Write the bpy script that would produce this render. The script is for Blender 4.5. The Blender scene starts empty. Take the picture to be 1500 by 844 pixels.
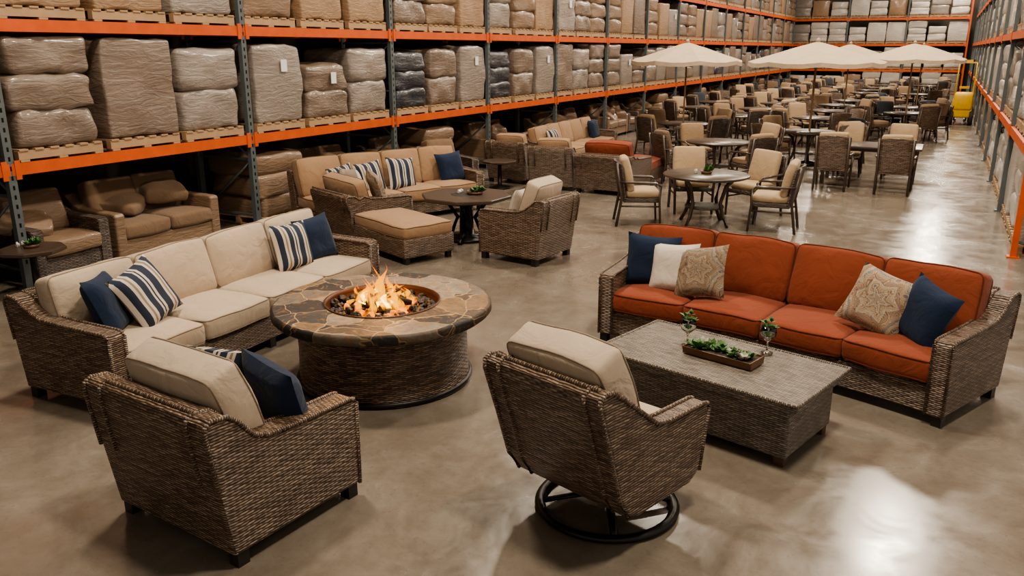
import bpy, math, random
from mathutils import Matrix, Vector, noise
random.seed(7)
PSI=math.radians(27.3); PITCH=math.radians(16.26)
CS,SN=math.cos(PSI),math.sin(PSI)
def W(X,Y): return (X*CS-Y*SN, X*SN+Y*CS)
def RZ(fx,fy): return math.atan2(fy,fx)+PSI+math.pi/2
T=lambda x,y,z: Matrix.Translation((x,y,z))
def R(a,ax): return Matrix.Rotation(math.radians(a),4,ax)
scene=bpy.context.scene
try: scene.view_settings.look='AgX - Medium High Contrast'
except Exception as e: print(e)
MATS={}
# ------------------------------------------------------------------ materials
class NT:
    def __init__(s,name):
        m=bpy.data.materials.new(name); m.use_nodes=True; s.m=m; s.t=m.node_tree; s.n=s.t.nodes
        s.b=s.n['Principled BSDF']; s.out=s.n['Material Output']; MATS[name]=m
    def new(s,t,**k):
        n=s.n.new(t)
        for a,b in k.items(): setattr(n,a,b)
        return n
    def l(s,a,b): s.t.links.new(a,b)
    def val(s,sock,v):
        if isinstance(v,(int,float)): sock.default_value=v
        elif isinstance(v,(tuple,list)): sock.default_value=v
        else: s.l(v,sock)
    def math(s,op,a,b=None,c=None):
        n=s.new('ShaderNodeMath',operation=op); s.val(n.inputs[0],a)
        if b is not None: s.val(n.inputs[1],b)
        if c is not None: s.val(n.inputs[2],c)
        return n.outputs[0]
    def coord(s,k='Object'): return s.new('ShaderNodeTexCoord').outputs[k]
    def noise(s,vec,scale,detail=3,rough=.5,dist=0):
        n=s.new('ShaderNodeTexNoise'); s.l(vec,n.inputs['Vector']); n.inputs['Scale'].default_value=scale
        n.inputs['Detail'].default_value=detail; n.inputs['Roughness'].default_value=rough; n.inputs['Distortion'].default_value=dist
        return n.outputs['Fac']
    def map(s,vec,sc=(1,1,1)):
        n=s.new('ShaderNodeMapping'); s.l(vec,n.inputs['Vector']); n.inputs['Scale'].default_value=sc; return n.outputs[0]
    def ramp(s,fac,stops,interp='LINEAR'):
        n=s.new('ShaderNodeValToRGB'); n.color_ramp.interpolation=interp; e=n.color_ramp.elements
        while len(e)<len(stops): e.new(.5)
        for i,(p,c) in enumerate(stops):
            e[i].position=p; e[i].color=(*c,1) if len(c)==3 else c
        s.l(fac,n.inputs[0]); return n.outputs[0]
    def mix(s,f,a,b,mode='MIX'):
        n=s.new('ShaderNodeMix',data_type='RGBA',blend_type=mode)
        s.val(n.inputs[0],f)
        for i,v in ((6,a),(7,b)):
            if isinstance(v,tuple): n.inputs[i].default_value=(*v,1)
            else: s.l(v,n.inputs[i])
        return n.outputs[2]
    def bump(s,h,strength=.5,dist=.01,prev=None):
        n=s.new('ShaderNodeBump'); n.inputs['Strength'].default_value=strength; n.inputs['Distance'].default_value=dist
        s.l(h,n.inputs['Height'])
        if prev: s.l(prev,n.inputs['Normal'])
        s.l(n.outputs[0],s.b.inputs['Normal']); return n.outputs[0]
    def col(s,c):
        if isinstance(c,tuple): s.b.inputs['Base Color'].default_value=(*c,1)
        else: s.l(c,s.b.inputs['Base Color'])
    def rough(s,v): s.val(s.b.inputs['Roughness'],v)

def m_wicker(name,c1,c2,c3,gap_shade=(.018,.011,.007),w=.036,h=.0145):
    k=NT(name); uv=k.new('ShaderNodeTexCoord').outputs['UV']
    wn=k.new('ShaderNodeTexNoise'); k.l(uv,wn.inputs['Vector']); wn.inputs['Scale'].default_value=11
    sub=k.new('ShaderNodeVectorMath',operation='MULTIPLY_ADD'); k.l(wn.outputs['Color'],sub.inputs[0]); sub.inputs[1].default_value=(.014,.014,0); k.l(uv,sub.inputs[2])
    sp=k.new('ShaderNodeSeparateXYZ'); k.l(sub.outputs[0],sp.inputs[0])
    U=k.math('DIVIDE',sp.outputs[0],w); V=k.math('DIVIDE',sp.outputs[1],h)
    row=k.math('FLOOR',V); fv=k.math('FRACT',V)
    a=k.math('SINE',k.math('MULTIPLY',k.math('ADD',U,row),math.pi))
    hg=k.math('MULTIPLY_ADD',a,.5,.5)
    q=k.math('MULTIPLY_ADD',fv,2,-1); prof=k.math('SUBTRACT',1,k.math('MULTIPLY',q,q))
    H=k.math('MULTIPLY',prof,k.math('MULTIPLY_ADD',hg,.70,.30))
    cell=k.math('FLOOR',k.math('MULTIPLY',k.math('ADD',U,row),.5))
    cb=k.new('ShaderNodeCombineXYZ'); k.l(row,cb.inputs[0]); k.l(cell,cb.inputs[1])
    rn=k.new('ShaderNodeTexWhiteNoise'); k.l(cb.outputs[0],rn.inputs['Vector'])
    big=k.noise(uv,2.5,2)
    r=k.math('ADD',k.math('MULTIPLY',rn.outputs['Value'],.7),k.math('MULTIPLY',big,.3))
    strand=k.ramp(r,[(.15,c1),(.5,c2),(.9,c3)])
    f=k.ramp(H,[(.06,(0,0,0)),(.55,(1,1,1))])
    k.col(k.mix(f,gap_shade,strand)); k.rough(.42)  # occlusion shade between strands is painted into the weave colour
    k.bump(H,.95,.010)
m_wicker('wicker_brown',(.095,.056,.035),(.172,.110,.070),(.295,.207,.143))
m_wicker('wicker_pit',(.055,.029,.017),(.145,.082,.048),(.28,.183,.115))
m_wicker('wicker_grey',(.14,.112,.086),(.225,.187,.147),(.33,.282,.23),gap_shade=(.03,.023,.017),w=.032,h=.0135)
m_wicker('wicker_dark',(.037,.024,.017),(.075,.050,.036),(.14,.10,.073),w=.045,h=.018)
def m_fabric(name,c,var=.12,sheen=.1):
    k=NT(name); o=k.coord(); n1=k.noise(o,3,3); n2=k.noise(o,260,2)
    k.col(k.mix(n1,tuple(x*(1-var) for x in c),tuple(min(1,x*(1+var)) for x in c)))
    k.rough(.92); k.b.inputs['Sheen Weight'].default_value=sheen; k.b.inputs['Specular IOR Level'].default_value=.15
    p=k.bump(k.noise(o,5.5,4,.5,1.0),.6,.027); k.bump(n2,.25,.002,p)
m_fabric('fabric_beige',(.385,.308,.23)); m_fabric('fabric_orange',(.205,.052,.026)); m_fabric('fabric_navy',(.012,.021,.045))
m_fabric('fabric_tan',(.28,.177,.105)); m_fabric('fabric_sand',(.36,.262,.165)); m_fabric('fabric_white',(.48,.43,.37))
m_fabric('piping_beige',(.22,.168,.12)); m_fabric('piping_orange',(.10,.024,.012)); m_fabric('piping_tan',(.14,.086,.048))
m_fabric('fabric_brown',(.16,.105,.067)); m_fabric('canopy_cloth',(.43,.34,.245)); m_fabric('fabric_slate',(.045,.05,.06)); m_fabric('fabric_camel',(.27,.185,.115))
k=NT('fabric_stripe'); uv=k.coord('UV'); sp=k.new('ShaderNodeSeparateXYZ'); k.l(uv,sp.inputs[0])
nv=(.014,.022,.042); wh=(.45,.40,.335); gd=(.20,.155,.11)
k.col(k.ramp(sp.outputs[0],[(0,wh),(.05,nv),(.15,wh),(.20,gd),(.245,wh),(.30,nv),(.42,wh),(.46,nv),(.49,wh),(.54,nv),(.69,wh),(.74,gd),(.79,wh),(.83,nv),(.94,wh)],'CONSTANT'))
k.rough(.9); k.bump(k.noise(uv,150,2),.2,.002)
def m_paisley(name,mul,freq):
    k=NT(name); uv=k.coord('UV')
    wn=k.new('ShaderNodeTexNoise'); k.l(uv,wn.inputs['Vector']); wn.inputs['Scale'].default_value=7
    wa=k.new('ShaderNodeVectorMath',operation='MULTIPLY_ADD'); k.l(wn.outputs['Color'],wa.inputs[0]); wa.inputs[1].default_value=(.09,.09,0); k.l(uv,wa.inputs[2])
    vm=k.new('ShaderNodeVectorMath',operation='SUBTRACT'); k.l(wa.outputs[0],vm.inputs[0]); vm.inputs[1].default_value=(.54,.54,0)
    ln=k.new('ShaderNodeVectorMath',operation='LENGTH'); k.l(vm.outputs[0],ln.inputs[0]); sp=k.new('ShaderNodeSeparateXYZ'); k.l(vm.outputs[0],sp.inputs[0])
    th=k.math('ARCTAN2',sp.outputs[1],sp.outputs[0])
    rad=k.math('ADD',k.math('MULTIPLY',ln.outputs['Value'],freq),k.math('MULTIPLY',k.math('ABSOLUTE',k.math('SINE',k.math('MULTIPLY',th,3))),.30))
    v=k.new('ShaderNodeTexVoronoi',feature='SMOOTH_F1'); k.l(wa.outputs[0],v.inputs['Vector']); v.inputs['Scale'].default_value=6.5; v.inputs['Smoothness'].default_value=.3
    rings=k.math('FRACT',k.math('MULTIPLY',v.outputs['Distance'],3.6))
    cA,cB,cC,cD,cE=[tuple(q*mul for q in c) for c in ((.34,.27,.19),(.10,.115,.125),(.19,.10,.055),(.27,.19,.115),(.12,.075,.05))]
    base=k.ramp(k.math('FRACT',rad),[(0,cC),(.14,cD),(.3,cB),(.4,cA),(.52,cE),(.62,cD),(.78,cA),(.9,cE)],'CONSTANT')
    det=k.ramp(rings,[(0,cE),(.16,cA),(.34,cC),(.46,cD),(.62,cB),(.74,cA),(.9,cE)],'CONSTANT')
    k.col(k.mix(.55,base,det)); k.rough(.9); k.bump(k.noise(uv,150,2),.2,.002)
m_paisley('fabric_medallion',1.15,2.4); m_paisley('fabric_paisley',.85,2.8)
def m_wrap(name,c,rough=.38,hi=1.5):
    k=NT(name); o=k.coord(); n=k.noise(o,1.3,3); s=k.noise(k.map(o,(1,1,4)),3.2,6,.62,1.4)
    base=k.mix(n,tuple(x*.72 for x in c),tuple(min(1,x*1.25) for x in c))
    st=k.ramp(s,[(.5,(0,0,0)),(.72,(1,1,1))])
    k.col(k.mix(k.math('MULTIPLY',st,.4),base,tuple(min(1,x*hi+.04) for x in c)))
    k.rough(rough); k.b.inputs['Coat Weight'].default_value=.5; k.b.inputs['Coat Roughness'].default_value=.15
    k.bump(s,.6,.035)
m_wrap('wrap_taupe',(.165,.122,.092)); m_wrap('wrap_grey',(.22,.185,.157)); m_wrap('wrap_dark',(.022,.025,.033)); m_wrap('wrap_pale',(.46,.42,.375)); m_wrap('wrap_brown',(.18,.115,.07),.6,1.2); m_wrap('wrap_tan',(.27,.17,.098),.5)
def m_plain(name,c,rough=.5,metal=0,var=.25,sc=6,b=.1):
    k=NT(name); o=k.coord(); n=k.noise(o,sc,4)
    k.col(k.mix(n,tuple(x*(1-var) for x in c),tuple(min(1,x*(1+var)) for x in c))); k.rough(rough); k.b.inputs['Metallic'].default_value=metal
    if b: k.bump(k.noise(o,sc*8,3),b,.003)
    return k
m_plain('paint_orange',(.50,.085,.015),.45); m_plain('steel_post',(.085,.10,.102),.5); m_plain('metal_black',(.012,.010,.009),.38,.5)
m_plain('foot_black',(.015,.012,.01),.45); m_plain('pallet_wood',(.32,.21,.12),.8); m_plain('label_white',(.62,.62,.60),.5,var=.03)
m_plain('rust_metal',(.07,.030,.016),.42,.6); m_plain('lava_rock',(.016,.012,.010),.6,b=.6); m_plain('log_char',(.030,.014,.008),.85,sc=20,b=.6); m_plain('foot_wood',(.06,.03,.018),.5)
m_plain('table_dark',(.055,.038,.028),.32,sc=14); m_plain('copper_tray',(.15,.08,.045),.4,.4); m_plain('leaf_green',(.05,.13,.025),.5,var=.5,sc=30); m_plain('leaf_pale',(.14,.24,.10),.5,var=.4,sc=30)
m_plain('soil',(.03,.02,.013),.9); m_plain('wall_paint',(.07,.06,.05),.8,sc=1.5); m_plain('ceiling_paint',(.25,.23,.21),.8); m_plain('paint_yellow',(.6,.36,.02),.4); m_plain('rubber',(.02,.02,.02),.8)
k=NT('glass_clear'); k.b.inputs['Transmission Weight'].default_value=1; k.rough(.04); k.col((.9,.95,.92))
k=NT('lamp_glow'); k.b.inputs['Emission Color'].default_value=(1,.88,.72,1); k.b.inputs['Emission Strength'].default_value=12
k=NT('ember'); o=k.coord(); n=k.noise(o,14,3); k.col((.05,.02,.01)); k.l(k.ramp(n,[(.36,(.02,0,0)),(.58,(1,.26,.01))]),k.b.inputs['Emission Color']); k.b.inputs['Emission Strength'].default_value=2.2
def m_flame(name,stops,st,al):
    k=NT(name); uv=k.coord('UV'); sp=k.new('ShaderNodeSeparateXYZ'); k.l(uv,sp.inputs[0])
    em=k.new('ShaderNodeEmission'); k.l(k.ramp(sp.outputs[1],stops),em.inputs[0]); em.inputs[1].default_value=st
    tr=k.new('ShaderNodeBsdfTransparent'); mx=k.new('ShaderNodeMixShader')
    nz=k.noise(k.map(k.coord(),(1,1,.35)),18,2,.5,.6)
    k.l(k.math('MULTIPLY',k.ramp(sp.outputs[1],[(0,(.05,)*3),(.2,(al,)*3),(.75,(al,)*3),(1,(.3,)*3)]),k.ramp(nz,[(.40,(.05,)*3),(.54,(1,)*3)])),mx.inputs[0])
    k.l(tr.outputs[0],mx.inputs[1]); k.l(em.outputs[0],mx.inputs[2]); k.l(mx.outputs[0],k.out.inputs[0])
m_flame('flame',[(0,(1,.33,.0)),(.4,(1,.42,.005)),(.75,(1,.27,.0)),(1,(.8,.12,0))],2.4,.55)
m_flame('flame_core',[(0,(1,.5,.03)),(.5,(1,.68,.16)),(1,(1,.45,.02))],6.0,.85)
def stone(name,mul):
    k=NT(name); o=k.coord(); wn=k.new('ShaderNodeTexNoise'); k.l(o,wn.inputs['Vector']); wn.inputs['Scale'].default_value=5
    ad=k.new('ShaderNodeVectorMath',operation='MULTIPLY_ADD'); k.l(wn.outputs['Color'],ad.inputs[0]); ad.inputs[1].default_value=(.17,.17,.1); k.l(o,ad.inputs[2])
    v1=k.new('ShaderNodeTexVoronoi',feature='DISTANCE_TO_EDGE'); v2=k.new('ShaderNodeTexVoronoi')
    for v in (v1,v2): k.l(ad.outputs[0],v.inputs['Vector']); v.inputs['Scale'].default_value=4.0
    sc=k.new('ShaderNodeSeparateColor'); k.l(v2.outputs['Color'],sc.inputs[0])
    c=k.ramp(sc.outputs[0],[(0,(.045,.042,.040)),(.22,(.15,.128,.105)),(.38,(.20,.135,.075)),(.52,(.06,.057,.054)),(.68,(.23,.195,.15)),(.85,(.10,.072,.05)),(1,(.17,.15,.125))],'CONSTANT')
    c=k.mix(k.ramp(k.noise(o,8,6,.7,1.2),[(.36,(0,)*3),(.64,(1,)*3)]),k.mix(.5,c,(.028,.025,.023)),c)
    c=k.mix(k.ramp(k.noise(k.map(o,(1.3,1,1)),6,5,.6,2.5),[(.55,(0,)*3),(.66,(.65,)*3)]),c,(.25,.13,.05))
    g=k.ramp(v1.outputs['Distance'],[(.009,(0,)*3),(.024,(1,)*3)])
    c=k.mix(g,(.30,.215,.12),c)
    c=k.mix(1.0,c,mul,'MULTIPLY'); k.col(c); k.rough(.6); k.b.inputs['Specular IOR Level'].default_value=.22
    p=k.bump(g,.5,.006); k.bump(k.noise(o,25,4),.5,.009,p)
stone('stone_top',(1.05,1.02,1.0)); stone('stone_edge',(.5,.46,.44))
k=NT('concrete_floor'); o=k.coord(); n1=k.noise(o,.5,6,.6,.6); n2=k.noise(o,2.2,8,.66,.9); n3=k.noise(o,34,4,.6); n4=k.noise(o,9,6,.7,.5)
f=k.math('ADD',k.math('ADD',k.math('MULTIPLY',n1,.5),k.math('MULTIPLY',n2,.33)),k.math('MULTIPLY',n4,.17))
c=k.ramp(f,[(.33,(.098,.076,.056)),(.45,(.140,.114,.088)),(.54,(.172,.145,.115)),(.68,(.232,.202,.166))])
c=k.mix(k.math('MULTIPLY',k.ramp(n3,[(.3,(1,)*3),(.42,(0,)*3)]),.25),c,(.085,.065,.045))
k.col(c); k.l(k.ramp(n2,[(.3,(.12,)*3),(.7,(.30,)*3)]),k.b.inputs['Roughness']); k.b.inputs['Specular IOR Level'].default_value=.85
k.bump(n3,.04,.002)

# ------------------------------------------------------------------ mesh builder
class MB:
    def __init__(s): s.v=[];s.f=[];s.m=[];s.uv=[];s.sm=[]
    def add(s,vs,fs,mat,M=None,uvs=None,smooth=True,fn=None):
        vs=[Vector(v) for v in vs]
        if M is not None: vs=[M@v for v in vs]
        if fn: vs=[Vector(fn(v)) for v in vs]
        b=len(s.v); s.v+=vs
        for i,f in enumerate(fs):
            s.f.append([b+q for q in f]); s.m.append(mat); s.sm.append(smooth)
            if uvs: s.uv.append(uvs[i])
            else:
                p=[vs[q] for q in f]; n=(p[1]-p[0]).cross(p[2]-p[0])
                if len(p)>3 and n.length<1e-9: n=(p[2]-p[0]).cross(p[3]-p[0])
                ax,ay,az=abs(n.x),abs(n.y),abs(n.z)
                if az>=max(ax,ay)*1.2: s.uv.append([(q.x,q.y) for q in p])
                elif ax>ay: s.uv.append([(q.y,q.z) for q in p])
                else: s.uv.append([(q.x,q.z) for q in p])
    def join(s,o,M):
        b=len(s.v); s.v+=[M@v for v in o.v]; s.f+=[[b+q for q in f] for f in o.f]; s.m+=o.m; s.uv+=o.uv; s.sm+=o.sm
    def bend(s,Rc): s.v=[Vector(((Rc+v.y)*math.sin(v.x/Rc),(Rc+v.y)*math.cos(v.x/Rc)-Rc,v.z)) for v in s.v]
    def mesh(s,name):
        me=bpy.data.meshes.new(name); me.from_pydata([tuple(v) for v in s.v],[],s.f)
        names=[]; 
        for m in s.m:
            if m not in names: names.append(m)
        for n in names: me.materials.append(MATS[n])
        ix={n:i for i,n in enumerate(names)}
        me.polygons.foreach_set('material_index',[ix[m] for m in s.m]); me.polygons.foreach_set('use_smooth',s.sm)
        uvl=me.uv_layers.new(name='UVMap'); flat=[]
        for u in s.uv:
            for a in u: flat+= [a[0],a[1]]
        uvl.data.foreach_set('uv',flat)
        import bmesh
        bm=bmesh.new(); bm.from_mesh(me); bmesh.ops.recalc_face_normals(bm,faces=bm.faces); bm.to_mesh(me); bm.free(); me.update()
        return me
    def box(s,c,d,mat,M=None,smooth=False,fn=None):
        x,y,z=d[0]/2,d[1]/2,d[2]/2
        vs=[(c[0]+i*x,c[1]+j*y,c[2]+q*z) for i in(-1,1) for j in(-1,1) for q in(-1,1)]
        s.add(vs,[(0,1,3,2),(4,6,7,5),(0,4,5,1),(2,3,7,6),(0,2,6,4),(1,5,7,3)],mat,M,None,smooth,fn)
    def rbox(s,c,d,r,mat,M=None,n=(2,2,2),puff=0,ns=0,seed=0,fn=None,nf=3.5):
        hx=[q/2 for q in d]; r=min(r,min(hx)*.98)
        def sm(h,k):
            a=[-h,-h+.4*r,-h+r]; i=[-h+r+(2*h-2*r)*t/k for t in range(1,k)]; b=[h-r,h-.4*r,h]; return a+i+b
        S=[sm(hx[i],n[i]) for i in range(3)]; L=[len(q) for q in S]; idx={}; vs=[]; off=Vector((seed*3.1,seed*1.7,seed*2.3))
        def g(i,j,k2):
            t=(i,j,k2)
            if t in idx: return idx[t]
            p=Vector((S[0][i],S[1][j],S[2][k2])); q=Vector([max(-hx[a]+r,min(hx[a]-r,p[a])) for a in range(3)]); dd=p-q
            if dd.length>1e-9: p=q+dd.normalized()*r
            if puff:
                u=p.x/hx[0]; v=p.y/hx[1]; w=p.z/hx[2]
                p.z+=puff*w*max(0,1-u*u)**.7*max(0,1-v*v)**.7
                p.x+=puff*.25*u*(1-v*v); p.y+=puff*.25*v*(1-u*u)
            if ns: p+=noise.noise_vector((p+off)*nf)*ns
            idx[t]=len(vs); vs.append(p+Vector(c)); return idx[t]
        fs=[]
        for a in range(L[0]-1):
            for b in range(L[1]-1):
                for e in (0,L[2]-1): fs.append((g(a,b,e),g(a+1,b,e),g(a+1,b+1,e),g(a,b+1,e)))
        for a in range(L[0]-1):
            for b in range(L[2]-1):
                for e in (0,L[1]-1): fs.append((g(a,e,b),g(a+1,e,b),g(a+1,e,b+1),g(a,e,b+1)))
        for a in range(L[1]-1):
            for b in range(L[2]-1):
                for e in (0,L[0]-1): fs.append((g(e,a,b),g(e,a+1,b),g(e,a+1,b+1),g(e,a,b+1)))
        s.add(vs,fs,mat,M,None,True,fn)
    def tube(s,pts,r,mat,n=6,closed=False,M=None,fn=None,flat=1):
        P=[Vector(p) for p in pts]; N=len(P); vs=[]; fs=[]; uvs=[]; L=0; Ls=[]
        for i,p in enumerate(P):
            a=P[(i-1)%N] if (closed or i>0) else p; b=P[(i+1)%N] if (closed or i<N-1) else p
            t=(b-a).normalized(); up=Vector((0,0,1)) if abs(t.z)<.9 else Vector((0,1,0))
            x=t.cross(up).normalized(); y=x.cross(t); rr=r[i] if isinstance(r,list) else r
            for q in range(n):
                an=2*math.pi*q/n; vs.append(p+x*math.cos(an)*rr+y*math.sin(an)*rr*flat)
            if i: L+=(p-P[i-1]).length
            Ls.append(L)
        for i in range(N if closed else N-1):
            j=(i+1)%N
            for q in range(n):
                w=(q+1)%n; fs.append((i*n+q,i*n+w,j*n+w,j*n+q)); l1=Ls[j] if j else L+.03
                uvs.append([(q*.02,Ls[i]),(q*.02+.02,Ls[i]),(q*.02+.02,l1),(q*.02,l1)])
        if not closed:
            fs.append(tuple(range(n))[::-1]); uvs.append([(0,0)]*n); fs.append(tuple((N-1)*n+q for q in range(n))); uvs.append([(0,0)]*n)
        s.add(vs,fs,mat,M,uvs,True,fn)
    def lathe(s,prof,n,mat,M=None,Rr=None,smooth=True,fn=None):
        vs=[];fs=[];uvs=[];Rr=Rr or max(p[0] for p in prof); L=[0]
        for i in range(1,len(prof)): L.append(L[-1]+math.dist(prof[i],prof[i-1]))
        for (r,z) in prof:
            for q in range(n):
                a=2*math.pi*q/n; vs.append((r*math.cos(a),r*math.sin(a),z))
        for i in range(len(prof)-1):
            for q in range(n):
                w=(q+1)%n; fs.append((i*n+q,i*n+w,(i+1)*n+w,(i+1)*n+q))
                u0=2*math.pi*q/n*Rr; u1=2*math.pi*(q+1)/n*Rr
                uvs.append([(u0,L[i]),(u1,L[i]),(u1,L[i+1]),(u0,L[i+1])])
        s.add(vs,fs,mat,M,uvs,smooth,fn)
    def extr(s,poly,x0,x1,r,mat,nseg=1,M=None):
        N=len(poly); A=sum(poly[i][0]*poly[(i+1)%N][1]-poly[(i+1)%N][0]*poly[i][1] for i in range(N)); sg=1 if A>0 else -1
        nr=[]
        for i in range(N):
            p,a,b=Vector(poly[i]),Vector(poly[i-1]),Vector(poly[(i+1)%N]); e1=(p-a).normalized(); e2=(b-p).normalized()
            n1=Vector((-e1.y,e1.x))*sg; n2=Vector((-e2.y,e2.x))*sg; m=(n1+n2); m=m.normalized()/max(.5,m.normalized().dot(n1)) if m.length>1e-6 else n1; nr.append(m)
        rings=[(x0,r),(x0+.3*r,.3*r),(x0+r,0)]+[(x0+r+(x1-x0-2*r)*t/nseg,0) for t in range(1,nseg)]+[(x1-r,0),(x1-.3*r,.3*r),(x1,r)]
        vs=[];fs=[]
        for (x,o) in rings:
            for i in range(N): vs.append((x,poly[i][0]+nr[i].x*o,poly[i][1]+nr[i].y*o))
        for a in range(len(rings)-1):
            for i in range(N):
                j=(i+1)%N; fs.append((a*N+i,a*N+j,(a+1)*N+j,(a+1)*N+i))
        fs.append(tuple(range(N))); fs.append(tuple((len(rings)-1)*N+i for i in range(N))[::-1])
        s.add(vs,fs,mat,M,None,False)
    def cushion(s,w,d,h,mat,pip,M,puff=.03,seed=0,r=.04,n=6,ns=.014):
        s.rbox((0,0,0),(w,d,h),r,mat,M,(n,n,2),puff,ns,seed)
        if pip:
            for z in (-1,1):
                o=.29*r; pts=[]; rc=.045; a,b=w/2-o*.6,d/2-o*.6
                for cx,cy,a0 in ((a-rc,b-rc,0),(-a+rc,b-rc,90),(-a+rc,-b+rc,180),(a-rc,-b+rc,270)):
                    for t in (0,30,60,90): pts.append((cx+rc*math.cos(math.radians(a0+t)),cy+rc*math.sin(math.radians(a0+t)),z*(h/2-o)))
                q=[]
                for i in range(len(pts)):
                    p0=Vector(pts[i]);p1=Vector(pts[(i+1)%len(pts)]); k2=6 if (p1-p0).length>.15 else 1
                    for t in range(k2): q.append(p0.lerp(p1,t/k2))
                off=Vector((seed*3.1,seed*1.7,seed*2.3)); qq=[]
                for p in q:
                    u=p.x/(w/2);v=p.y/(d/2)
                    p=Vector((p.x+puff*.25*u*max(0,1-v*v),p.y+puff*.25*v*max(0,1-u*u),p.z)); p+=noise.noise_vector((p+off)*3.5)*ns; qq.append(p)
                s.tube(qq,.0062,pip,5,True,M)

def obj(name,me,x=0,y=0,z=0,rz=0,parent=None,mw=None):
    if isinstance(me,MB): me=me.mesh(name)
    o=bpy.data.objects.new(name,me); scene.collection.objects.link(o)
    if mw is not None: o.matrix_world=mw
    else: o.location=(x,y,z); o.rotation_euler=(0,0,rz)
    if parent: o.parent=parent
    return o

# ------------------------------------------------------------------ seating
def sofa(L,D=.9,ns=1,arms=(1,1),mw='wicker_brown',mc='fabric_beige',mp='piping_beige',bh=.80,ah=.62,aw=.14,Rc=None,foot='foot_black',bcw=.50,seed=0,rim=True,bt=.18,tilt=75,junk=0):
    b=MB(); h=D/2; z0=.08
    side=[(-h,z0),(-h-.005,ah-.035),(-h+.015,ah-.008),(-h+.05,ah),(.0,ah+.008),(h-.26,ah+.022),(h-.17,ah+.06),(h-.09,bh-.06),(h-.03,bh-.01),(h+.06,bh),(h+.095,bh-.02),(h+.1,bh-.06),(h+.055,.45),(h,z0)]
    for sd,on in ((-1,arms[0]),(1,arms[1])):
        if not on: continue
        x0,x1=(sd*L/2,sd*(L/2-aw)); x0,x1=min(x0,x1),max(x0,x1)
        b.extr(side,x0,x1,.022,mw,2)
        if rim:
            for xx in (x0+.006,x1-.006):
                b.tube([(xx,p[0],p[1]-.003) for p in side[:-1]],.013,mw,6)
    xl=-L/2+(aw-.02 if arms[0] else 0); xr=L/2-(aw-.02 if arms[1] else 0)
    back=[(h-.15,z0),(h-.15,.3),(h-.07,bh-.05),(h-.04,bh-.01),(h,bh),(h+.06,bh),(h+.092,bh-.015),(h+.1,bh-.06),(h+.055,.45),(h,z0)]
    b.extr(back,xl,xr,.01,mw,max(2,int(L*4)))
    b.extr([(-h+.02,z0),(-h+.02,.27),(-h+.04,.29),(h-.14,.29),(h-.14,z0)],xl,xr,.01,mw,max(2,int(L*4)))
    if rim: b.tube([(xl+(xr-xl)*t/20,h+.05,bh+.002) for t in range(21)],.014,mw,6)
    for sx in ((-1,1) if L<1.6 else (-1,0,1)):
        for sy in (-1,1): b.box((sx*(L/2-.05),sy*(h-.05),.04),(.07,.07,.085),foot)
    w=(xr-xl)/ns
    for i in range(ns):
        cx=xl+w*(i+.5)
        b.cushion(w-.008,D-.17,.165,mc,mp,T(cx,-.095,.375),.035,seed+i)
        b.cushion(w-.010,bcw,bt,mc,mp,T(cx,h-.225,.43+bcw/2)@R(tilt+rr0.uniform(-1.5,1.5),'X')@R(rr0.uniform(-1.2,1.2),'Z'),.045,seed+i+20)
    for i in range(junk):
        b.cushion(.55,.5,.14,mc,None,T(rr0.uniform(-L/4,L/4),rr0.uniform(-.1,.12),.62+.1*i)@R(rr0.uniform(0,50),'X')@R(rr0.uniform(-60,60),'Z'),.05,seed+i+50,ns=.05)
    if Rc: b.bend(Rc)
    return b
rr0=random.Random(5)
def pillow_mesh(name,mat,w=.47,t=.085):
    b=MB(); n=12; vs=[];fs=[];uvs=[]
    for sd in (1,-1):
        base=len(vs)
        for i in range(n+1):
            for j in range(n+1):
                u=-1+2*i/n; v=-1+2*j/n
                x=u*w/2*(1-.09*(1-v*v)**1.0*abs(u)); y=v*w/2*(1-.09*(1-u*u)*abs(v))
                z=sd*t*(max(0,1-u**4)**.6)*(max(0,1-v**4)**.6)+.008*math.sin(5*x+3*y*7)*(1-u*u)*(1-v*v)
                vs.append((x,y,z))
        for i in range(n):
            for j in range(n):
                a=base+i*(n+1)+j; fs.append((a,a+n+1,a+n+2,a+1)); uvs.append([(i/n,j/n),((i+1)/n,j/n),((i+1)/n,(j+1)/n),(i/n,(j+1)/n)])
    b.add(vs,fs,mat,None,uvs,True)
    return b.mesh(name)
PM={c:pillow_mesh('pillow_'+c,'fabric_'+c) for c in ('navy','stripe','medallion','paisley','white')}
def pillow(kind,S,x,y,z=.665,yaw=0,tilt=20,roll=0,sc=1):
    (cx,cy,rz,Rc)=S
    if Rc: ph=x/Rc; x,y=(Rc+y)*math.sin(ph),(Rc+y)*math.cos(ph)-Rc; yaw-=math.degrees(ph)
    M=T(cx,cy,0)@Matrix.Rotation(rz,4,'Z')@T(x,y,z)@R(yaw,'Z')@R(90-tilt,'X')@R(roll,'Z')@Matrix.Scale(sc,4)
    return obj('throw_pillow',PM[kind],mw=M)

# beige sofa
x,y=W(-2.50,6.93); rz=RZ(.905,-.425); obj('beige_wicker_sofa',sofa(3.24,.95,4,bcw=.48,bh=.78),x,y,0,rz); S=(x,y,rz,None)
pillow('navy',S,-1.22,-.01,.67,yaw=34,tilt=22,roll=-4,sc=1.03); pillow('stripe',S,-.94,-.09,.69,yaw=8,tilt=28,roll=14,sc=1.06)
pillow('stripe',S,.86,-.01,.67,yaw=-4,tilt=18,roll=-3); pillow('navy',S,1.23,.0,.67,yaw=-8,tilt=18,roll=3)
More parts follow.
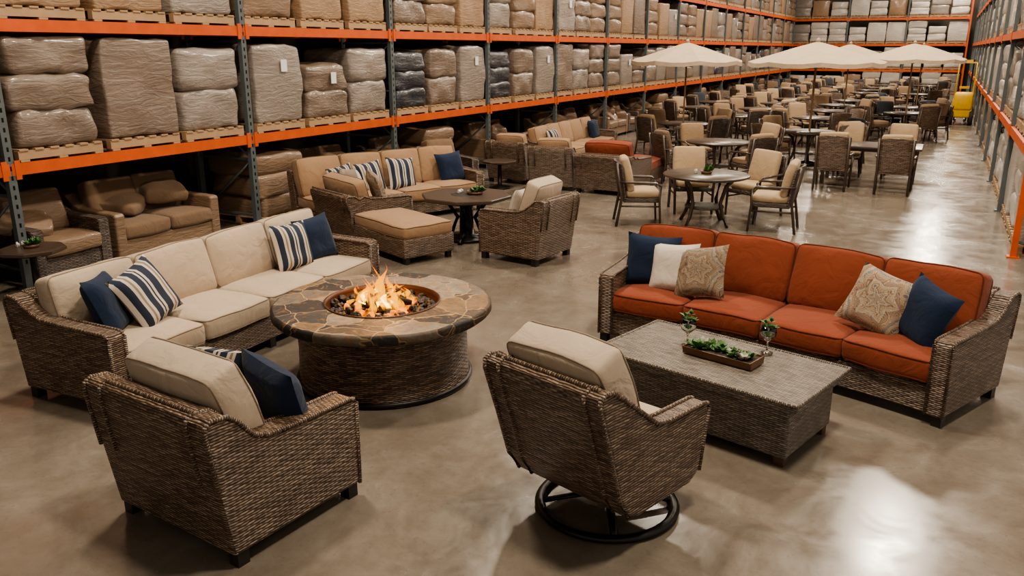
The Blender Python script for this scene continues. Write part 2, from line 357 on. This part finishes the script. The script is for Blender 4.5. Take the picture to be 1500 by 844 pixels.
# orange sofa
x,y=W(2.23,6.46); rz=RZ(-.639,-.769); obj('orange_wicker_sofa',sofa(3.02,.9,4,mc='fabric_orange',mp='piping_orange',Rc=7.3,seed=3,bcw=.52),x,y,0,rz); S=(x,y,rz,7.3)
pillow('navy',S,-1.18,-.02,.675,yaw=18,tilt=16,roll=-4,sc=1.03); pillow('white',S,-.94,-.11,.665,yaw=-5,tilt=22,roll=6,sc=.95); pillow('paisley',S,-.67,-.16,.68,yaw=-8,tilt=28,roll=12,sc=1.0)
pillow('medallion',S,.80,-.10,.685,yaw=8,tilt=26,roll=-16,sc=1.02); pillow('navy',S,1.13,-.10,.67,yaw=-25,tilt=20,roll=-12)
# armchair near
x,y=W(-1.54,4.17); rz=RZ(.549,.836); obj('wicker_armchair',sofa(1.0,.88,1,bh=.84,aw=.15,seed=11,bcw=.57,bt=.20,tilt=73),x,y,0,rz); S=(x,y,rz,None)
pillow('navy',S,-.23,-.12,.68,yaw=-10,tilt=18,roll=6); pillow('stripe',S,.17,-.13,.68,yaw=8,tilt=22,roll=-4,sc=.98)
# swivel rocker
b=MB(); w=.78; h=.38; mw='wicker_brown'
side=[(-h+.05,.24),(-h-.01,.60),(-h+.01,.635),(-h+.05,.645),(.0,.65),(.1,.67),(.22,.76),(h+.02,.90),(h+.1,.955),(h+.16,.965),(h+.2,.945),(h+.2,.90),(h+.1,.6),(h+.02,.34),(h-.06,.22),(h-.15,.19),(-h+.14,.19)]
for x0,x1 in ((-w/2,-w/2+.11),(w/2-.11,w/2)):
    b.extr(side,x0,x1,.022,mw,2)
    for xx in (x0+.006,x1-.006): b.tube([(xx,p[0],p[1]) for p in side[:-2]],.013,mw,6)
b.extr([(h-.2,.2),(h-.13,.4),(h+.03,.90),(h+.08,.955),(h+.16,.965),(h+.198,.945),(h+.2,.90),(h+.1,.6),(h+.02,.34),(h-.06,.22),(h-.15,.19)],-w/2+.09,w/2-.09,.01,mw,3)
b.extr([(-h+.06,.22),(-h+.04,.31),(h-.14,.31),(h-.12,.2)],-w/2+.09,w/2-.09,.01,mw,3)
b.tube([(-w/2+.05+(w-.1)*t/8,h+.15,.967) for t in range(9)],.014,mw,6)
b.cushion(w-.235,.66,.16,'fabric_beige','piping_beige',T(0,-.09,.40),.04,5)
b.cushion(w-.14,.63,.20,'fabric_beige','piping_beige',T(.015,.28,.80)@R(66,'X'),.05,8)
b.tube([(.38*math.cos(a*math.pi/24),.38*math.sin(a*math.pi/24),.022) for a in range(48)],.03,'metal_black',8,True,flat=.7)
for a in range(4):
    A=math.radians(45+90*a); b.tube([(.36*math.cos(A),.36*math.sin(A),.03),(.2*math.cos(A),.2*math.sin(A),.06),(.04*math.cos(A),.04*math.sin(A),.085)],.022,'metal_black',6,flat=.6)
b.lathe([(0,.06),(.05,.06),(.05,.15),(.12,.17),(.12,.2),(0,.2)],20,'metal_black')
b.box((0,0,.185),(.4,.4,.03),'metal_black')
x,y=W(.54,4.15); obj('swivel_rocker_chair',b,x,y,0,RZ(.70,.71))
# fire pit
b=MB()
b.lathe([(0,.0),(.675,.0),(.69,.012),(.69,.04),(.67,.045)],64,'metal_black')
b.lathe([(.665,.04),(.66,.15),(.655,.3),(.66,.45),(.67,.54)],64,'wicker_pit')
def edge(v):
    r9=math.hypot(v.x,v.y)
    if r9>.6: v+=noise.noise_vector(v*6)*.008
    return v
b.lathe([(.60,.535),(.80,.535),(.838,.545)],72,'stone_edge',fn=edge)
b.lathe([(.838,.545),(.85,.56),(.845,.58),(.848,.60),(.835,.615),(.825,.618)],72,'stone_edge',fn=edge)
b.lathe([(.825,.618),(.7,.62),(.55,.62),(.45,.62)],72,'stone_top',fn=edge)
b.lathe([(.452,.60),(.452,.628),(.445,.630),(.435,.628),(.43,.60),(.42,.54),(.0,.53)],64,'rust_metal')
rr=random.Random(3)
def rock(b,c,r,mat,sx=1,sy=1,sz=1):
    n,mv=7,5; vs=[];fs=[]; so=Vector((rr.random()*9,rr.random()*9,rr.random()*9))
    for i in range(mv+1):
        ph=math.pi*i/mv
        for j in range(n):
            a=2*math.pi*j/n; d=Vector((math.sin(ph)*math.cos(a),math.sin(ph)*math.sin(a),math.cos(ph))); q=r*(1+.5*noise.noise(d*1.7+so)); vs.append((c[0]+d.x*q*sx,c[1]+d.y*q*sy,c[2]+d.z*q*sz))
    for i in range(mv):
        for j in range(n): fs.append((i*n+j,i*n+(j+1)%n,(i+1)*n+(j+1)%n,(i+1)*n+j))
    b.add(vs,fs,mat,None,None,False)
for i in range(210):
    a=rr.random()*6.283; q=.41*math.sqrt(rr.random()); rock(b,(q*math.cos(a),q*math.sin(a),.555+.02*rr.random()),rr.uniform(.018,.038),'ember' if (q<.28 and rr.random()<.5) else 'lava_rock')
for i in range(7):
    a=i*.95; c=Vector((.10*math.cos(a*2.1),.10*math.sin(a*2.1),.600+.010*i)); d=Vector((math.cos(a),math.sin(a),.10*math.sin(i)))*rr.uniform(.12,.19)
    b.tube([c-d,c-d*.3+Vector((0,0,.012)),c+d*.4,c+d],[.018,.025,.025,.016],'log_char',8)
for i in range(56):
    core=i%4==0
    a=rr.random()*6.283; q=.20*math.sqrt(rr.random()); H=rr.uniform(.10,.36)*(1.12-q*2.8); w0=rr.uniform(.011,.025); ph=rr.random()*6
    if core: q*=.6; H*=.62; w0*=.9
    bx,by=q*math.cos(a)*1.35,q*math.sin(a)*1.35; N=16
    vs=[];fs=[];uvs=[];n=8
    for t in range(N+1):
        u=t/N; px=bx+.07*u*math.sin(ph+5*u)-bx*.3*u; py=by+.07*u*math.cos(ph*1.3+4.5*u)-by*.3*u; r0=w0*(math.sin(math.pi*min(1,u*.8+.2))**1.2)*(1-u)**.5*1.2*(1+.25*math.sin(9*u+ph)) if u<1 else .0005
        for j in range(n): vs.append((px+r0*math.cos(6.283*j/n)*1.3,py+r0*math.sin(6.283*j/n)*.8,.59+H*u))
    for t in range(N):
        for j in range(n):
            fs.append((t*n+j,t*n+(j+1)%n,(t+1)*n+(j+1)%n,(t+1)*n+j)); uvs.append([(j/n,t/N),((j+1)/n,t/N),((j+1)/n,(t+1)/N),(j/n,(t+1)/N)])
    b.add(vs,fs,'flame_core' if core else 'flame',None,uvs,True)
x,y=W(-1.01,6.10); pit=obj('fire_pit_table',b,x,y,0,RZ(0,-1))
ld=bpy.data.lights.new('fire_light','POINT'); ld.energy=20; ld.color=(1,.45,.13); ld.shadow_soft_size=.1; lo=bpy.data.objects.new('fire_light',ld); scene.collection.objects.link(lo); lo.parent=pit; lo.location=(0,0,.88)
# coffee table
b=MB(); wg='wicker_grey'
b.rbox((0,0,.435),(1.5,.84,.055),.015,wg,n=(4,4,1)); b.rbox((0,0,.24),(1.36,.70,.36),.02,wg,n=(4,4,2))
for sx in(-1,1):
    for sy in (-1,1): b.rbox((sx*.63,sy*.30,.04),(.07,.07,.08),.005,'foot_wood',n=(1,1,1))
b.tube([(u*.995,v*.995,.46) for u,v in [(-.75+1.5*t/20,-.42) for t in range(20)]+[(.75,-.42+.84*t/12) for t in range(12)]+[(.75-1.5*t/20,.42) for t in range(20)]+[(-.75,.42-.84*t/12) for t in range(12)]],.012,wg,6,True)
cx,cy=W(1.415,5.27); crz=RZ(-.67,-.74); obj('wicker_coffee_table',b,cx,cy,0,crz)
TZ=.4725
def leafcluster(b,c,n,r,mat,zt=0):
    for i in range(n):
        a=i*2.399; el=rr.uniform(.3,1.2); L=r*rr.uniform(.6,1.1); d=Vector((math.cos(a)*math.cos(el),math.sin(a)*math.cos(el),math.sin(el))); s=d.cross(Vector((0,0,1))).normalized()*L*.28; c0=Vector(c)
        b.add([c0,c0+d*L*.5+s,c0+d*L-Vector((0,0,L*.15)),c0+d*L*.5-s,c0+d*L*.5+Vector((0,0,-L*.06))],[(0,1,4),(1,2,4),(2,3,4),(3,0,4)],mat)
b=MB()
b.box((0,0,.006),(.50,.17,.012),'copper_tray')
for sy in (-1,1): b.extr([(sy*.085,0),(sy*.098,.05),(sy*.104,.05),(sy*.091,0)],-.255,.255,.001,'copper_tray')
for sx in (-1,1): b.box((sx*.252,0,.026),(.008,.185,.05),'copper_tray')
b.box((0,0,.025),(.49,.165,.03),'soil')
for i in range(34):
    leafcluster(b,(rr.uniform(-.22,.22),rr.uniform(-.06,.06),.04),11,rr.uniform(.04,.085),rr.choice(['leaf_green','leaf_green','leaf_pale','leaf_green','wrap_pale']))
x,y=W(1.44,5.25); obj('succulent_planter_tray',b,x,y,TZ,crz)
b=MB(); b.lathe([(0,0),(.036,.002),(.034,.006),(.006,.012),(.005,.07),(.02,.085),(.045,.11),(.05,.135),(.042,.17),(.04,.17),(.047,.135),(.042,.112),(.015,.09),(0,.088)],24,'glass_clear')
leafcluster(b,(0,0,.10),12,.05,'leaf_pale'); 
for a in range(5):
    leafcluster(b,(.025*math.cos(a*1.3),.025*math.sin(a*1.3),.16+.03*(a%2)),7,.05,'leaf_green')
gm=b.mesh('glass_goblet')
for (X,Y) in ((1.25,5.50),(1.77,5.34)): 
    x,y=W(X,Y); o=obj('glass_goblet_plant',gm,x,y,TZ,0); o.scale=(1.15,1.15,1.15)

# ------------------------------------------------------------------ mid group
tan=dict(mc='fabric_tan',mp='piping_tan')
root=bpy.data.objects.new('tan_sectional_sofa',None); scene.collection.objects.link(root)
f=(.65,-.76); 
x,y=W(-1.85,12.53); rz=RZ(*f); obj('long_section',sofa(2.9,.9,4,(0,1),**tan,seed=40,bcw=.56),x,y,0,rz,root); S=(x,y,rz,None)
pillow('stripe',S,-.42,-.07,roll=5); pillow('stripe',S,.12,-.10,yaw=6,roll=-6,sc=1.1); pillow('navy',S,1.1,-.04,roll=3,sc=1.1); pillow('stripe',S,-.85,-.02,roll=9,sc=.9)
x,y=W(-2.03,11.13); rz=RZ(.76,.65); obj('return_section',sofa(1.0,.9,1,(1,0),**tan,seed=50,bh=.68,bcw=.42,ah=.6),x,y,0,rz,root); S=(x,y,rz,None)
pillow('paisley',S,-.25,-.06,z=.7,yaw=-20,roll=8); pillow('white',S,.3,-.02,z=.7,roll=-5)
def ottoman(w,d,mc,mp,mw='wicker_brown',seed=0):
    b=MB(); b.rbox((0,0,.2),(w,d,.24),.02,mw,n=(3,3,2)); b.cushion(w-.02,d-.02,.15,mc,mp,T(0,0,.385),.035,seed)
    for sx in(-1,1):
        for sy in(-1,1): b.box((sx*(w/2-.06),sy*(d/2-.06),.045),(.06,.06,.09),'foot_black')
    return b
x,y=W(-1.39,10.2); obj('chaise_section',ottoman(1.2,.74,'fabric_tan','piping_tan',seed=3),x,y,0,rz,root)
tanchair=sofa(.82,.84,1,mc='fabric_beige',mp='piping_beige',seed=60,bcw=.56,tilt=72,bt=.2).mesh('mid_armchair')
x,y=W(.177,10.01); obj('wicker_armchair',tanchair,x,y,0,RZ(-.82,.57)); S=(x,y,RZ(-.82,.57),None); pillow('white',S,0,-.08,sc=.9)
b=MB(); b.lathe([(0,.56),(.6,.56),(.62,.575),(.62,.605),(.61,.615),(.22,.615)],8,'table_dark',smooth=False); b.lathe([(.23,.612),(.2,.62),(0,.622)],8,'lava_rock',smooth=False)
b.lathe([(0,0),(.32,0),(.32,.04),(.1,.07),(.09,.45),(.25,.56),(0,.56)],24,'metal_black')
for a in range(4): b.tube([(.42*math.cos(a*1.571),.42*math.sin(a*1.571),.02),(.2*math.cos(a*1.571),.2*math.sin(a*1.571),.1),(.12*math.cos(a*1.571),.12*math.sin(a*1.571),.3),(.3*math.cos(a*1.571),.3*math.sin(a*1.571),.56)],.03,'metal_black',6)
x,y=W(-.62,11.0); obj('octagonal_fire_table',b,x,y,0,.3)
b=MB(); b.lathe([(0,0),(.10,0),(.12,.03),(0,.03)],16,'copper_tray'); 
for i in range(8): leafcluster(b,(rr.uniform(-.1,.1),rr.uniform(-.08,.08),.03),9,.1,'leaf_green')
for i in range(5): rock(b,(rr.uniform(-.3,.1),rr.uniform(-.1,.1),.02),.03,'wrap_pale')
plant=b.mesh('table_plant'); x,y=W(-.5,11.0); obj('potted_plant',plant,x,y,.622)
# dining
def dining_chair(mw='wicker_dark',mc='fabric_sand',back=True,tall=0):
    b=MB(); b.rbox((0,0,.39),(.56,.54,.07),.02,mw,n=(2,2,1))
    def cv(v):
        u=v.x/.29; t=(v.z-.4)/.55; return (v.x*(1+.06*t),v.y+.13*t-.09*u*u*(.4+.6*t),v.z+ -.03*u*u*t)
    b.rbox((0,.27,.67+tall/2),(.58,.035,.56+tall),.015,mw,n=(6,1,4),fn=cv)
    for sx in (-1,1):
        b.tube([(sx*.28,.33,.66),(sx*.31,.2,.655),(sx*.32,0,.65),(sx*.32,-.2,.645),(sx*.315,-.26,.60),(sx*.30,-.25,.4),(sx*.29,-.28,.0)],[.02,.022,.026,.026,.024,.022,.02],'table_dark',7,flat=.8)
        b.tube([(sx*.28,.38,.93+tall),(sx*.27,.29,.42),(sx*.27,.36,.0)],.022,'table_dark',6)
        b.tube([(sx*.28,-.25,.3),(sx*.27,.30,.3)],.014,'table_dark',5)
    b.cushion(.50,.50,.10,mc,None,T(0,-.01,.47),.03,2,n=3)
    if back: b.cushion(.50,.50+tall,.10,mc,None,T(0,.215,.75+tall/2)@R(77,'X'),.035,4,n=3)
    return b.mesh('dining_chair')
dc=dining_chair(); dc2=dining_chair('wicker_brown','fabric_sand',tall=.06); dc3=dining_chair('wicker_dark','fabric_slate'); dc4=dining_chair('wicker_dark','fabric_camel'); dc5=dining_chair('wicker_brown','fabric_camel',False); dc6=dining_chair('wicker_dark','fabric_brown')
def round_table():
    b=MB(); b.lathe([(0,.70),(.58,.70),(.62,.715),(.63,.73),(.62,.745),(0,.748)],40,'table_dark'); b.lathe([(0,.25),(.28,.25),(.29,.265),(.28,.28),(0,.28)],24,'wicker_dark')
    for a in range(4):
        A=math.radians(45+90*a); c,s=math.cos(A),math.sin(A); b.tube([(.42*c,.42*s,0),(.33*c,.33*s,.15),(.28*c,.28*s,.35),(.36*c,.36*s,.6),(.48*c,.48*s,.71)],.028,'table_dark',7)
    return b.mesh('round_dining_table')
rt=round_table()
b=MB(); b.rbox((0,0,.725),(1.8,1.0,.045),.012,'table_dark',n=(2,2,1)); b.box((0,0,.67),(1.5,.7,.06),'table_dark')
for sx in(-1,1):
    for sy in(-1,1): b.box((sx*.78,sy*.4,.35),(.07,.07,.7),'table_dark')
rect=b.mesh('rectangular_dining_table')
def dset(x,y,mesh=rt,n=4,r=.95,a0=45,ch=None,jit=6):
    obj(mesh.name,mesh,x,y,0,math.radians(a0))
    for i in range(n):
        a=math.radians(a0+360*i/n+rr.uniform(-jit,jit)); q=r+rr.uniform(-.03,.08)
        obj('dining_chair',ch or rr.choice([dc,dc4,dc4,dc5,dc5,dc3,dc6,dc2]),x+q*math.cos(a),y+q*math.sin(a),0,a-math.pi/2)
obj('round_dining_table',rt,*W(2.85,12.0),0,.4)
for (dx,dy) in ((-.95,.05),(.0,1.0),(.90,.62),(.88,-.38)):
    px,py=W(2.85+dx,12.0+dy); fx,fy=-dx,-dy; obj('dining_chair',dc,px,py,0,RZ(fx,fy))
obj('potted_plant',plant,*W(2.85,12.0),.748).scale=(.7,.7,1.2)
obj('rectangular_dining_table',rect,-1.15,17.25,0,math.pi*0)
for (dx,dy,ff) in ((-.55,-.95,0),(.5,-.98,0),(-.5,.95,math.pi),(.5,.95,math.pi)):
    obj('dining_chair',dc2,-1.15+dx,17.25+dy,0,ff+math.pi)
b=MB()
vs=[(0,0,2.66)]; fs=[]; rings=[(.45,2.53),(.9,2.38),(1.35,2.24),(1.36,2.15)]
M2=24
for (r,z) in rings:
    for i in range(M2):
        a=2*math.pi*i/M2; sag=[0,.035,.035][i%3]*(r/1.35); rr2=r*(1-.035*(1 if i%3 else 0)); vs.append((rr2*math.cos(a),rr2*math.sin(a),z-sag))
for i in range(M2): fs.append((0,1+i,1+(i+1)%M2))
for q in range(len(rings)-1):
    for i in range(M2): a=1+q*M2; fs.append((a+i,a+(i+1)%M2,a+M2+(i+1)%M2,a+M2+i))
b.add(vs,fs,'canopy_cloth',smooth=False); b.lathe([(0,2.64),(.05,2.67),(.03,2.72),(0,2.74)],10,'canopy_cloth')
b.tube([(0,0,.04),(0,0,2.66)],.022,'pallet_wood',8)
for i in range(8): a=i*math.pi/4; b.tube([(0,0,2.6),(1.3*math.cos(a),1.3*math.sin(a),2.22)],.009,'pallet_wood',4); b.tube([(0,0,2.1),(.62*math.cos(a),.62*math.sin(a),2.42)],.008,'pallet_wood',4)
b.lathe([(0,0),(.25,0),(.25,.05),(.05,.09),(.03,.3),(0,.3)],20,'metal_black')
um=b.mesh('patio_umbrella')
def umb(x,y,rz=0,s=1): obj('patio_umbrella',um,x,y,0,rz).scale=(s,s,1)
umb(-2.6,19.5,.2,1.06); umb(-5.7,20.3,.5)
for (x,y) in [(-2.6,19.5),(-5.7,20.3),(-3.9,16.5)]: dset(x,y,rt,4,.95,rr.uniform(20,70))
umb(-.95,26.4,.1); umb(-2.9,29.2,.6); umb(-.95,35.1,.3)
yy=23.5; row=0
while yy<51:
    for ci,xx in enumerate((-7.0,-5.0,-3.0,-1.0)):
        x=xx+rr.uniform(-.1,.1); y=yy+rr.uniform(-.15,.15)
        if rr.random()<(.28 if ci==3 else .12) and row!=1: continue
        dset(x,y,rt,4,.84,rr.uniform(30,60))
    yy+=2.95; row+=1
# third lounge group
obj('tan_wicker_sofa',sofa(3.6,.9,5,mc='fabric_tan',mp='piping_tan',seed=70),-7.35,17.2,0,math.radians(92))
S=(-7.35,17.2,math.radians(92),None); pillow('navy',S,1.3,-.04); pillow('stripe',S,-1.2,-.04)
arm2=sofa(.85,.82,1,mc='fabric_brown',mp='piping_tan',mw='wicker_dark',seed=80).mesh('dark_armchair')
arm3=sofa(.85,.82,1,mc='fabric_tan',mp='piping_tan',mw='wicker_brown',seed=81).mesh('tan_armchair')
for X,Y,fx,fy,mm in ((.1,16.2,.5,.9,arm3),(.85,15.4,.35,1,arm3)):
    obj('wicker_armchair',mm,*W(X,Y),0,RZ(fx,fy))
obj('orange_wicker_armchair',sofa(1.1,.9,1,mc='fabric_orange',mp='piping_orange',mw='wicker_brown',seed=90,bh=.72),*W(1.85,14.9),0,RZ(.5,.87))
obj('orange_ottoman',ottoman(1.3,1.0,'fabric_orange','piping_orange',seed=9),*W(2.35,15.95),0,RZ(.9,-.45))
obj('wicker_lounge_chair',arm2,-7.85,12.6,0,math.radians(70))
b=MB(); b.lathe([(0,.47),(.30,.47),(.33,.485),(.33,.51),(.3,.52),(0,.522)],8,'table_dark',smooth=False); b.lathe([(0,0),(.2,0),(.2,.02),(.04,.05),(.035,.44),(.15,.47)],16,'metal_black')
st=b.mesh('side_table'); x,y=W(-5.0,8.3); obj('side_table',st,x,y); o=obj('potted_plant',plant,x,y,.522); o.scale=(.7,.7,1)
obj('side_table',st,-7.2,13.45)

# ------------------------------------------------------------------ racks & loads
def pallet(b,w=1.0,d=1.05):
    for i in range(6): b.box((0,-w/2+.06+(w-.12)*i/5,.125),(d,.10,.02),'pallet_wood')
    for x in (-1,0,1): b.box((x*(d/2-.05),0,.07),(.08,w,.09),'pallet_wood')
    for i in range(3): b.box((0,-w/2+.06+(w-.12)*i/2,.012),(d,.10,.022),'pallet_wood')
def load(kind,mat,h,low=False,seed=0,label=False):
    b=MB(); pallet(b); n=2 if low else 7
    W0=.99
    def sag(v): return (v.x,v.y,max(v.z,.136))
    L=kind; hh=h/L; z=.135
    for i in range(L):
        w=W0*rr.uniform(.94,1.01); b.rbox((rr.uniform(-.01,.01),rr.uniform(-.02,.02),z+hh/2),(1.02,w,hh+.015),.045 if L==1 else min(.075,hh*.3),mat,None,(n,n,n if L==1 else 4),.02,.045,seed+i,fn=sag,nf=4.2)
        z+=hh
    if label: b.box((.545,.1,.135+h*.75),(.01,.12,.17),'label_white')
    return b
spec=[(1,'wrap_taupe',1.12,0),(2,'wrap_grey',1.0,0),(3,'wrap_taupe',1.14,0),(1,'wrap_grey',.85,1),(2,'wrap_taupe',.78,1),(3,'wrap_dark',.95,0),(2,'wrap_taupe',1.0,0),(1,'wrap_grey',1.05,1),(1,'wrap_tan',1.0,0),(3,'wrap_brown',1.1,0)]
hi=[load(a,m,h,False,i*5,l) for i,(a,m,h,l) in enumerate(spec)]; lo_=[load(a,m,h,True,i*5,l) for i,(a,m,h,l) in enumerate(spec)]
loR=[load(a,m,h,True,i*7,0) for i,(a,m,h) in enumerate([(1,'wrap_pale',1.05),(2,'wrap_grey',1.0),(3,'wrap_pale',1.1),(1,'wrap_tan',.9),(2,'wrap_pale',.8)])]
him=[m.mesh('pallet_load') for m in hi]
def rack(L,bays,x0,dirx,levels,ztop,postm='steel_post'):
    b=MB(); D=1.05
    for k2 in range(bays+1):
        y=k2*L
        pm=postm if k2==0 else 'steel_post'
        for xx in (0,dirx*D):
            b.box((xx,y,ztop/2),(.07,.09,ztop),pm); b.box((xx,y,.01),(.14,.14,.02),pm)
        z=.2; fl=0
        while z<ztop-.9:
            b.tube([(0 if fl else dirx*D,y,z),(dirx*D if fl else 0,y,z+.8)],.018,'steel_post',4); b.box((dirx*D/2,y,z),(D,.03,.03),'steel_post'); z+=.8; fl=1-fl
    for z in levels:
        for k2 in range(bays):
            y=(k2+.5)*L
            for xx in (-dirx*.012,dirx*(D+.012)):
                b.box((xx,y,z-.065),(.05,L-.02,.125),'paint_orange'); b.box((xx-dirx*.03,y-L/2+.07,z-.07),(.012,.06,.2),'paint_orange'); b.box((xx-dirx*.03,y+L/2-.07,z-.07),(.012,.06,.2),'paint_orange')
            for q in range(4): b.box((dirx*D/2,y-L/2+L*(q+.5)/4,z-.02),(D,.05,.03),'steel_post')
    if postm=='steel_post':
        for k2 in range(min(bays,7)):
            z=.3
            while z<3.6: b.box((-dirx*.0355,k2*L,z),(.002,.022,.045),'metal_black'); z+=.1
    return b
BL=3.45; Y0=5.2-BL; NB=15; LV=[1.35,2.8,4.25]
obj('storage_rack',rack(BL,NB,0,-1,LV,5.9),-8.6,Y0)
far=MB()
def pick(b_,l_,q): 
    v=(b_*3+q+l_*5+(b_*b_)%3)
    return (v%8) if l_==0 else [8,0,1,9,8,3,2,9][v%8]
nearmap={(1,0):[2,0,1],(2,0):[7,4,1],(3,0):[5,6,7],(0,1):[8,9,8],(1,1):[8,8,3],(2,1):[9,8,8]}
for kb in range(NB):
    for li,z in enumerate(LV):
        for q in range(3):
            ii=nearmap.get((kb,li),[pick(kb,li,0),pick(kb,li,1),pick(kb,li,2)])[q]
            y=Y0+kb*BL+.62+q*1.105+rr.uniform(-.02,.02); x=-9.12+rr.uniform(-.02,.04)
            if kb<6 and li<2: obj('pallet_load',him[ii],x,y,z)
            else: far.join(lo_[ii],T(x+8.6,y,z))
obj('stacked_pallet_loads',far,-8.6,0,0)
obj('storage_rack',rack(BL,12,0,1,[1.35,2.8,4.25],5.9,'paint_orange'),1.0,11.7)
far=MB()
for kb in range(12):
    for z in [0]+LV:
        for q in range(3): far.join(rr.choice(loR),T(.54,.62+kb*BL+q*1.105,z+.002)@R(180,'Z'))
obj('stacked_pallet_loads',far,1.0,11.7,0)
o=obj('storage_rack',rack(3.2,3,0,1,[1.35,2.8,4.25],5.9,'paint_orange'),.7,54.6,0,math.pi/2)
far=MB()
for kb in range(3):
    for z in [0]+LV:
        for q in range(3): far.join(rr.choice(loR),T(.56,.56+kb*3.2+q*1.04,z+.002)@R(180,'Z'))
obj('stacked_pallet_loads',far,.7,54.6,0,math.pi/2)
wb=[sofa(.95,.9,1,mw='wicker_dark',mc='wrap_brown',mp=None,seed=100,rim=False,junk=1).mesh('wrapped_armchair'),sofa(1.7,.9,2,mw='wrap_brown',mc='wrap_brown',mp=None,seed=110,rim=False,junk=2).mesh('wrapped_loveseat'),sofa(1.6,.9,2,mw='wrap_brown',mc='fabric_brown',mp=None,seed=120,junk=2,rim=False).mesh('brown_loveseat')]
b=MB()
for i in range(3): b.rbox((rr.uniform(-.03,.03),rr.uniform(-.03,.03),.15+.3*i+.12),(.95,1.0,.3),.06,'wrap_brown',None,(3,3,2),.03,.05,i)
pallet(b); car=b.mesh('wrapped_cushion_stack')
y=3.0; i=0
seq=[1,0,2,3,2,0,3,1,2,0]
while y<52:
    t=seq[i%len(seq)]; w=[.95,1.7,1.6,1.05][t]; y+=w/2+.08
    for px in [Y0+BL*k2 for k2 in range(NB+1)]:
        if abs(px-y)<w/2+.07: y=px+w/2+.08; break
    if t==3: obj('wrapped_cushion_stack',car,-9.1,y,0.002)
    else: obj(['wrapped_armchair','wrapped_loveseat','brown_loveseat'][t],wb[t],-8.98+rr.uniform(-.02,.02),y,0,math.radians(90))
    y+=w/2; i+=1
# forklift
b=MB(); Y_='paint_yellow'
b.rbox((0,0,.55),(1.0,1.6,.6),.08,Y_); b.rbox((0,.65,.8),(.95,.45,.6),.12,Y_); b.rbox((0,.1,.95),(.5,.5,.15),.05,'rubber')
for sx in(-1,1):
    for yy2 in (-.55,.6): b.lathe([(0,-.1),(.26,-.1),(.28,-.06),(.28,.06),(.26,.1),(0,.1)],20,'rubber',T(sx*.48,yy2,.28)@R(90,'Y'))
    b.box((sx*.3,-.9,1.1),(.08,.1,2.1),'metal_black'); b.box((sx*.25,-1.45,.08),(.12,1.1,.04),'metal_black')
    b.tube([(sx*.45,-.5,.8),(sx*.42,-.35,2.05),(sx*.42,.6,2.05),(sx*.45,.75,1.0)],.03,Y_,6)
for q in range(6): b.box((0,-.3+q*.17,2.06),(.85,.04,.03),Y_)
for z in (.4,1.2,2.1): b.box((0,-.9,z),(.6,.06,.08),Y_)
obj('forklift',b,.55,33,0,math.pi).scale=(.62,.9,1)

# ------------------------------------------------------------------ shell
def plane(name,cx,cy,cz,dx,dy,dz,mat):
    b=MB(); b.box((0,0,0),(dx,dy,dz),mat); return obj(name,b,cx,cy,cz)
plane('floor',-3.6,24,-.05,15.2,66,.1,'concrete_floor')
plane('wall_left',-11.1,24,4.5,.2,66,9,'wall_paint'); plane('wall_right',3.9,34.5,4.5,.2,45,9,'wall_paint'); plane('wall_back',-3.6,57,4.5,15.2,.2,9,'wall_paint')
plane('ceiling',-3.6,24,9.05,15.2,66,.1,'ceiling_paint')
b=MB(); b.lathe([(0,.45),(.12,.45),(.14,.3),(.42,.05),(.44,0),(.42,.0)],28,'metal_black'); b.lathe([(.42,.012),(0,.02)],28,'lamp_glow'); b.tube([(0,0,.45),(0,0,1.0)],.015,'metal_black',6)
lm=b.mesh('high_bay_light')
for xx in (-5.4,.1):
    for i in range(8):
        y=3.6+i*7.1+(0 if xx>0 else 1.5)
        if y>54.2: continue
        f=obj('high_bay_light',lm,xx,y,8.0)
        L=bpy.data.lights.new('lamp','AREA'); L.shape='DISK'; L.size=.9; L.energy=470; L.color=(1,.87,.71)
        lo=bpy.data.objects.new('lamp',L); scene.collection.objects.link(lo); lo.parent=f; lo.location=(0,0,-.03)
w=bpy.data.worlds.new('world'); scene.world=w; w.use_nodes=True; w.node_tree.nodes['Background'].inputs[0].default_value=(1,.90,.78,1); w.node_tree.nodes['Background'].inputs[1].default_value=.74
cd=bpy.data.cameras.new('camera'); cd.lens=28.8; cd.sensor_width=36; cam=bpy.data.objects.new('camera',cd); scene.collection.objects.link(cam); cam.location=(0,0,2.5); cam.rotation_euler=(math.pi/2-PITCH,0,PSI); scene.camera=cam
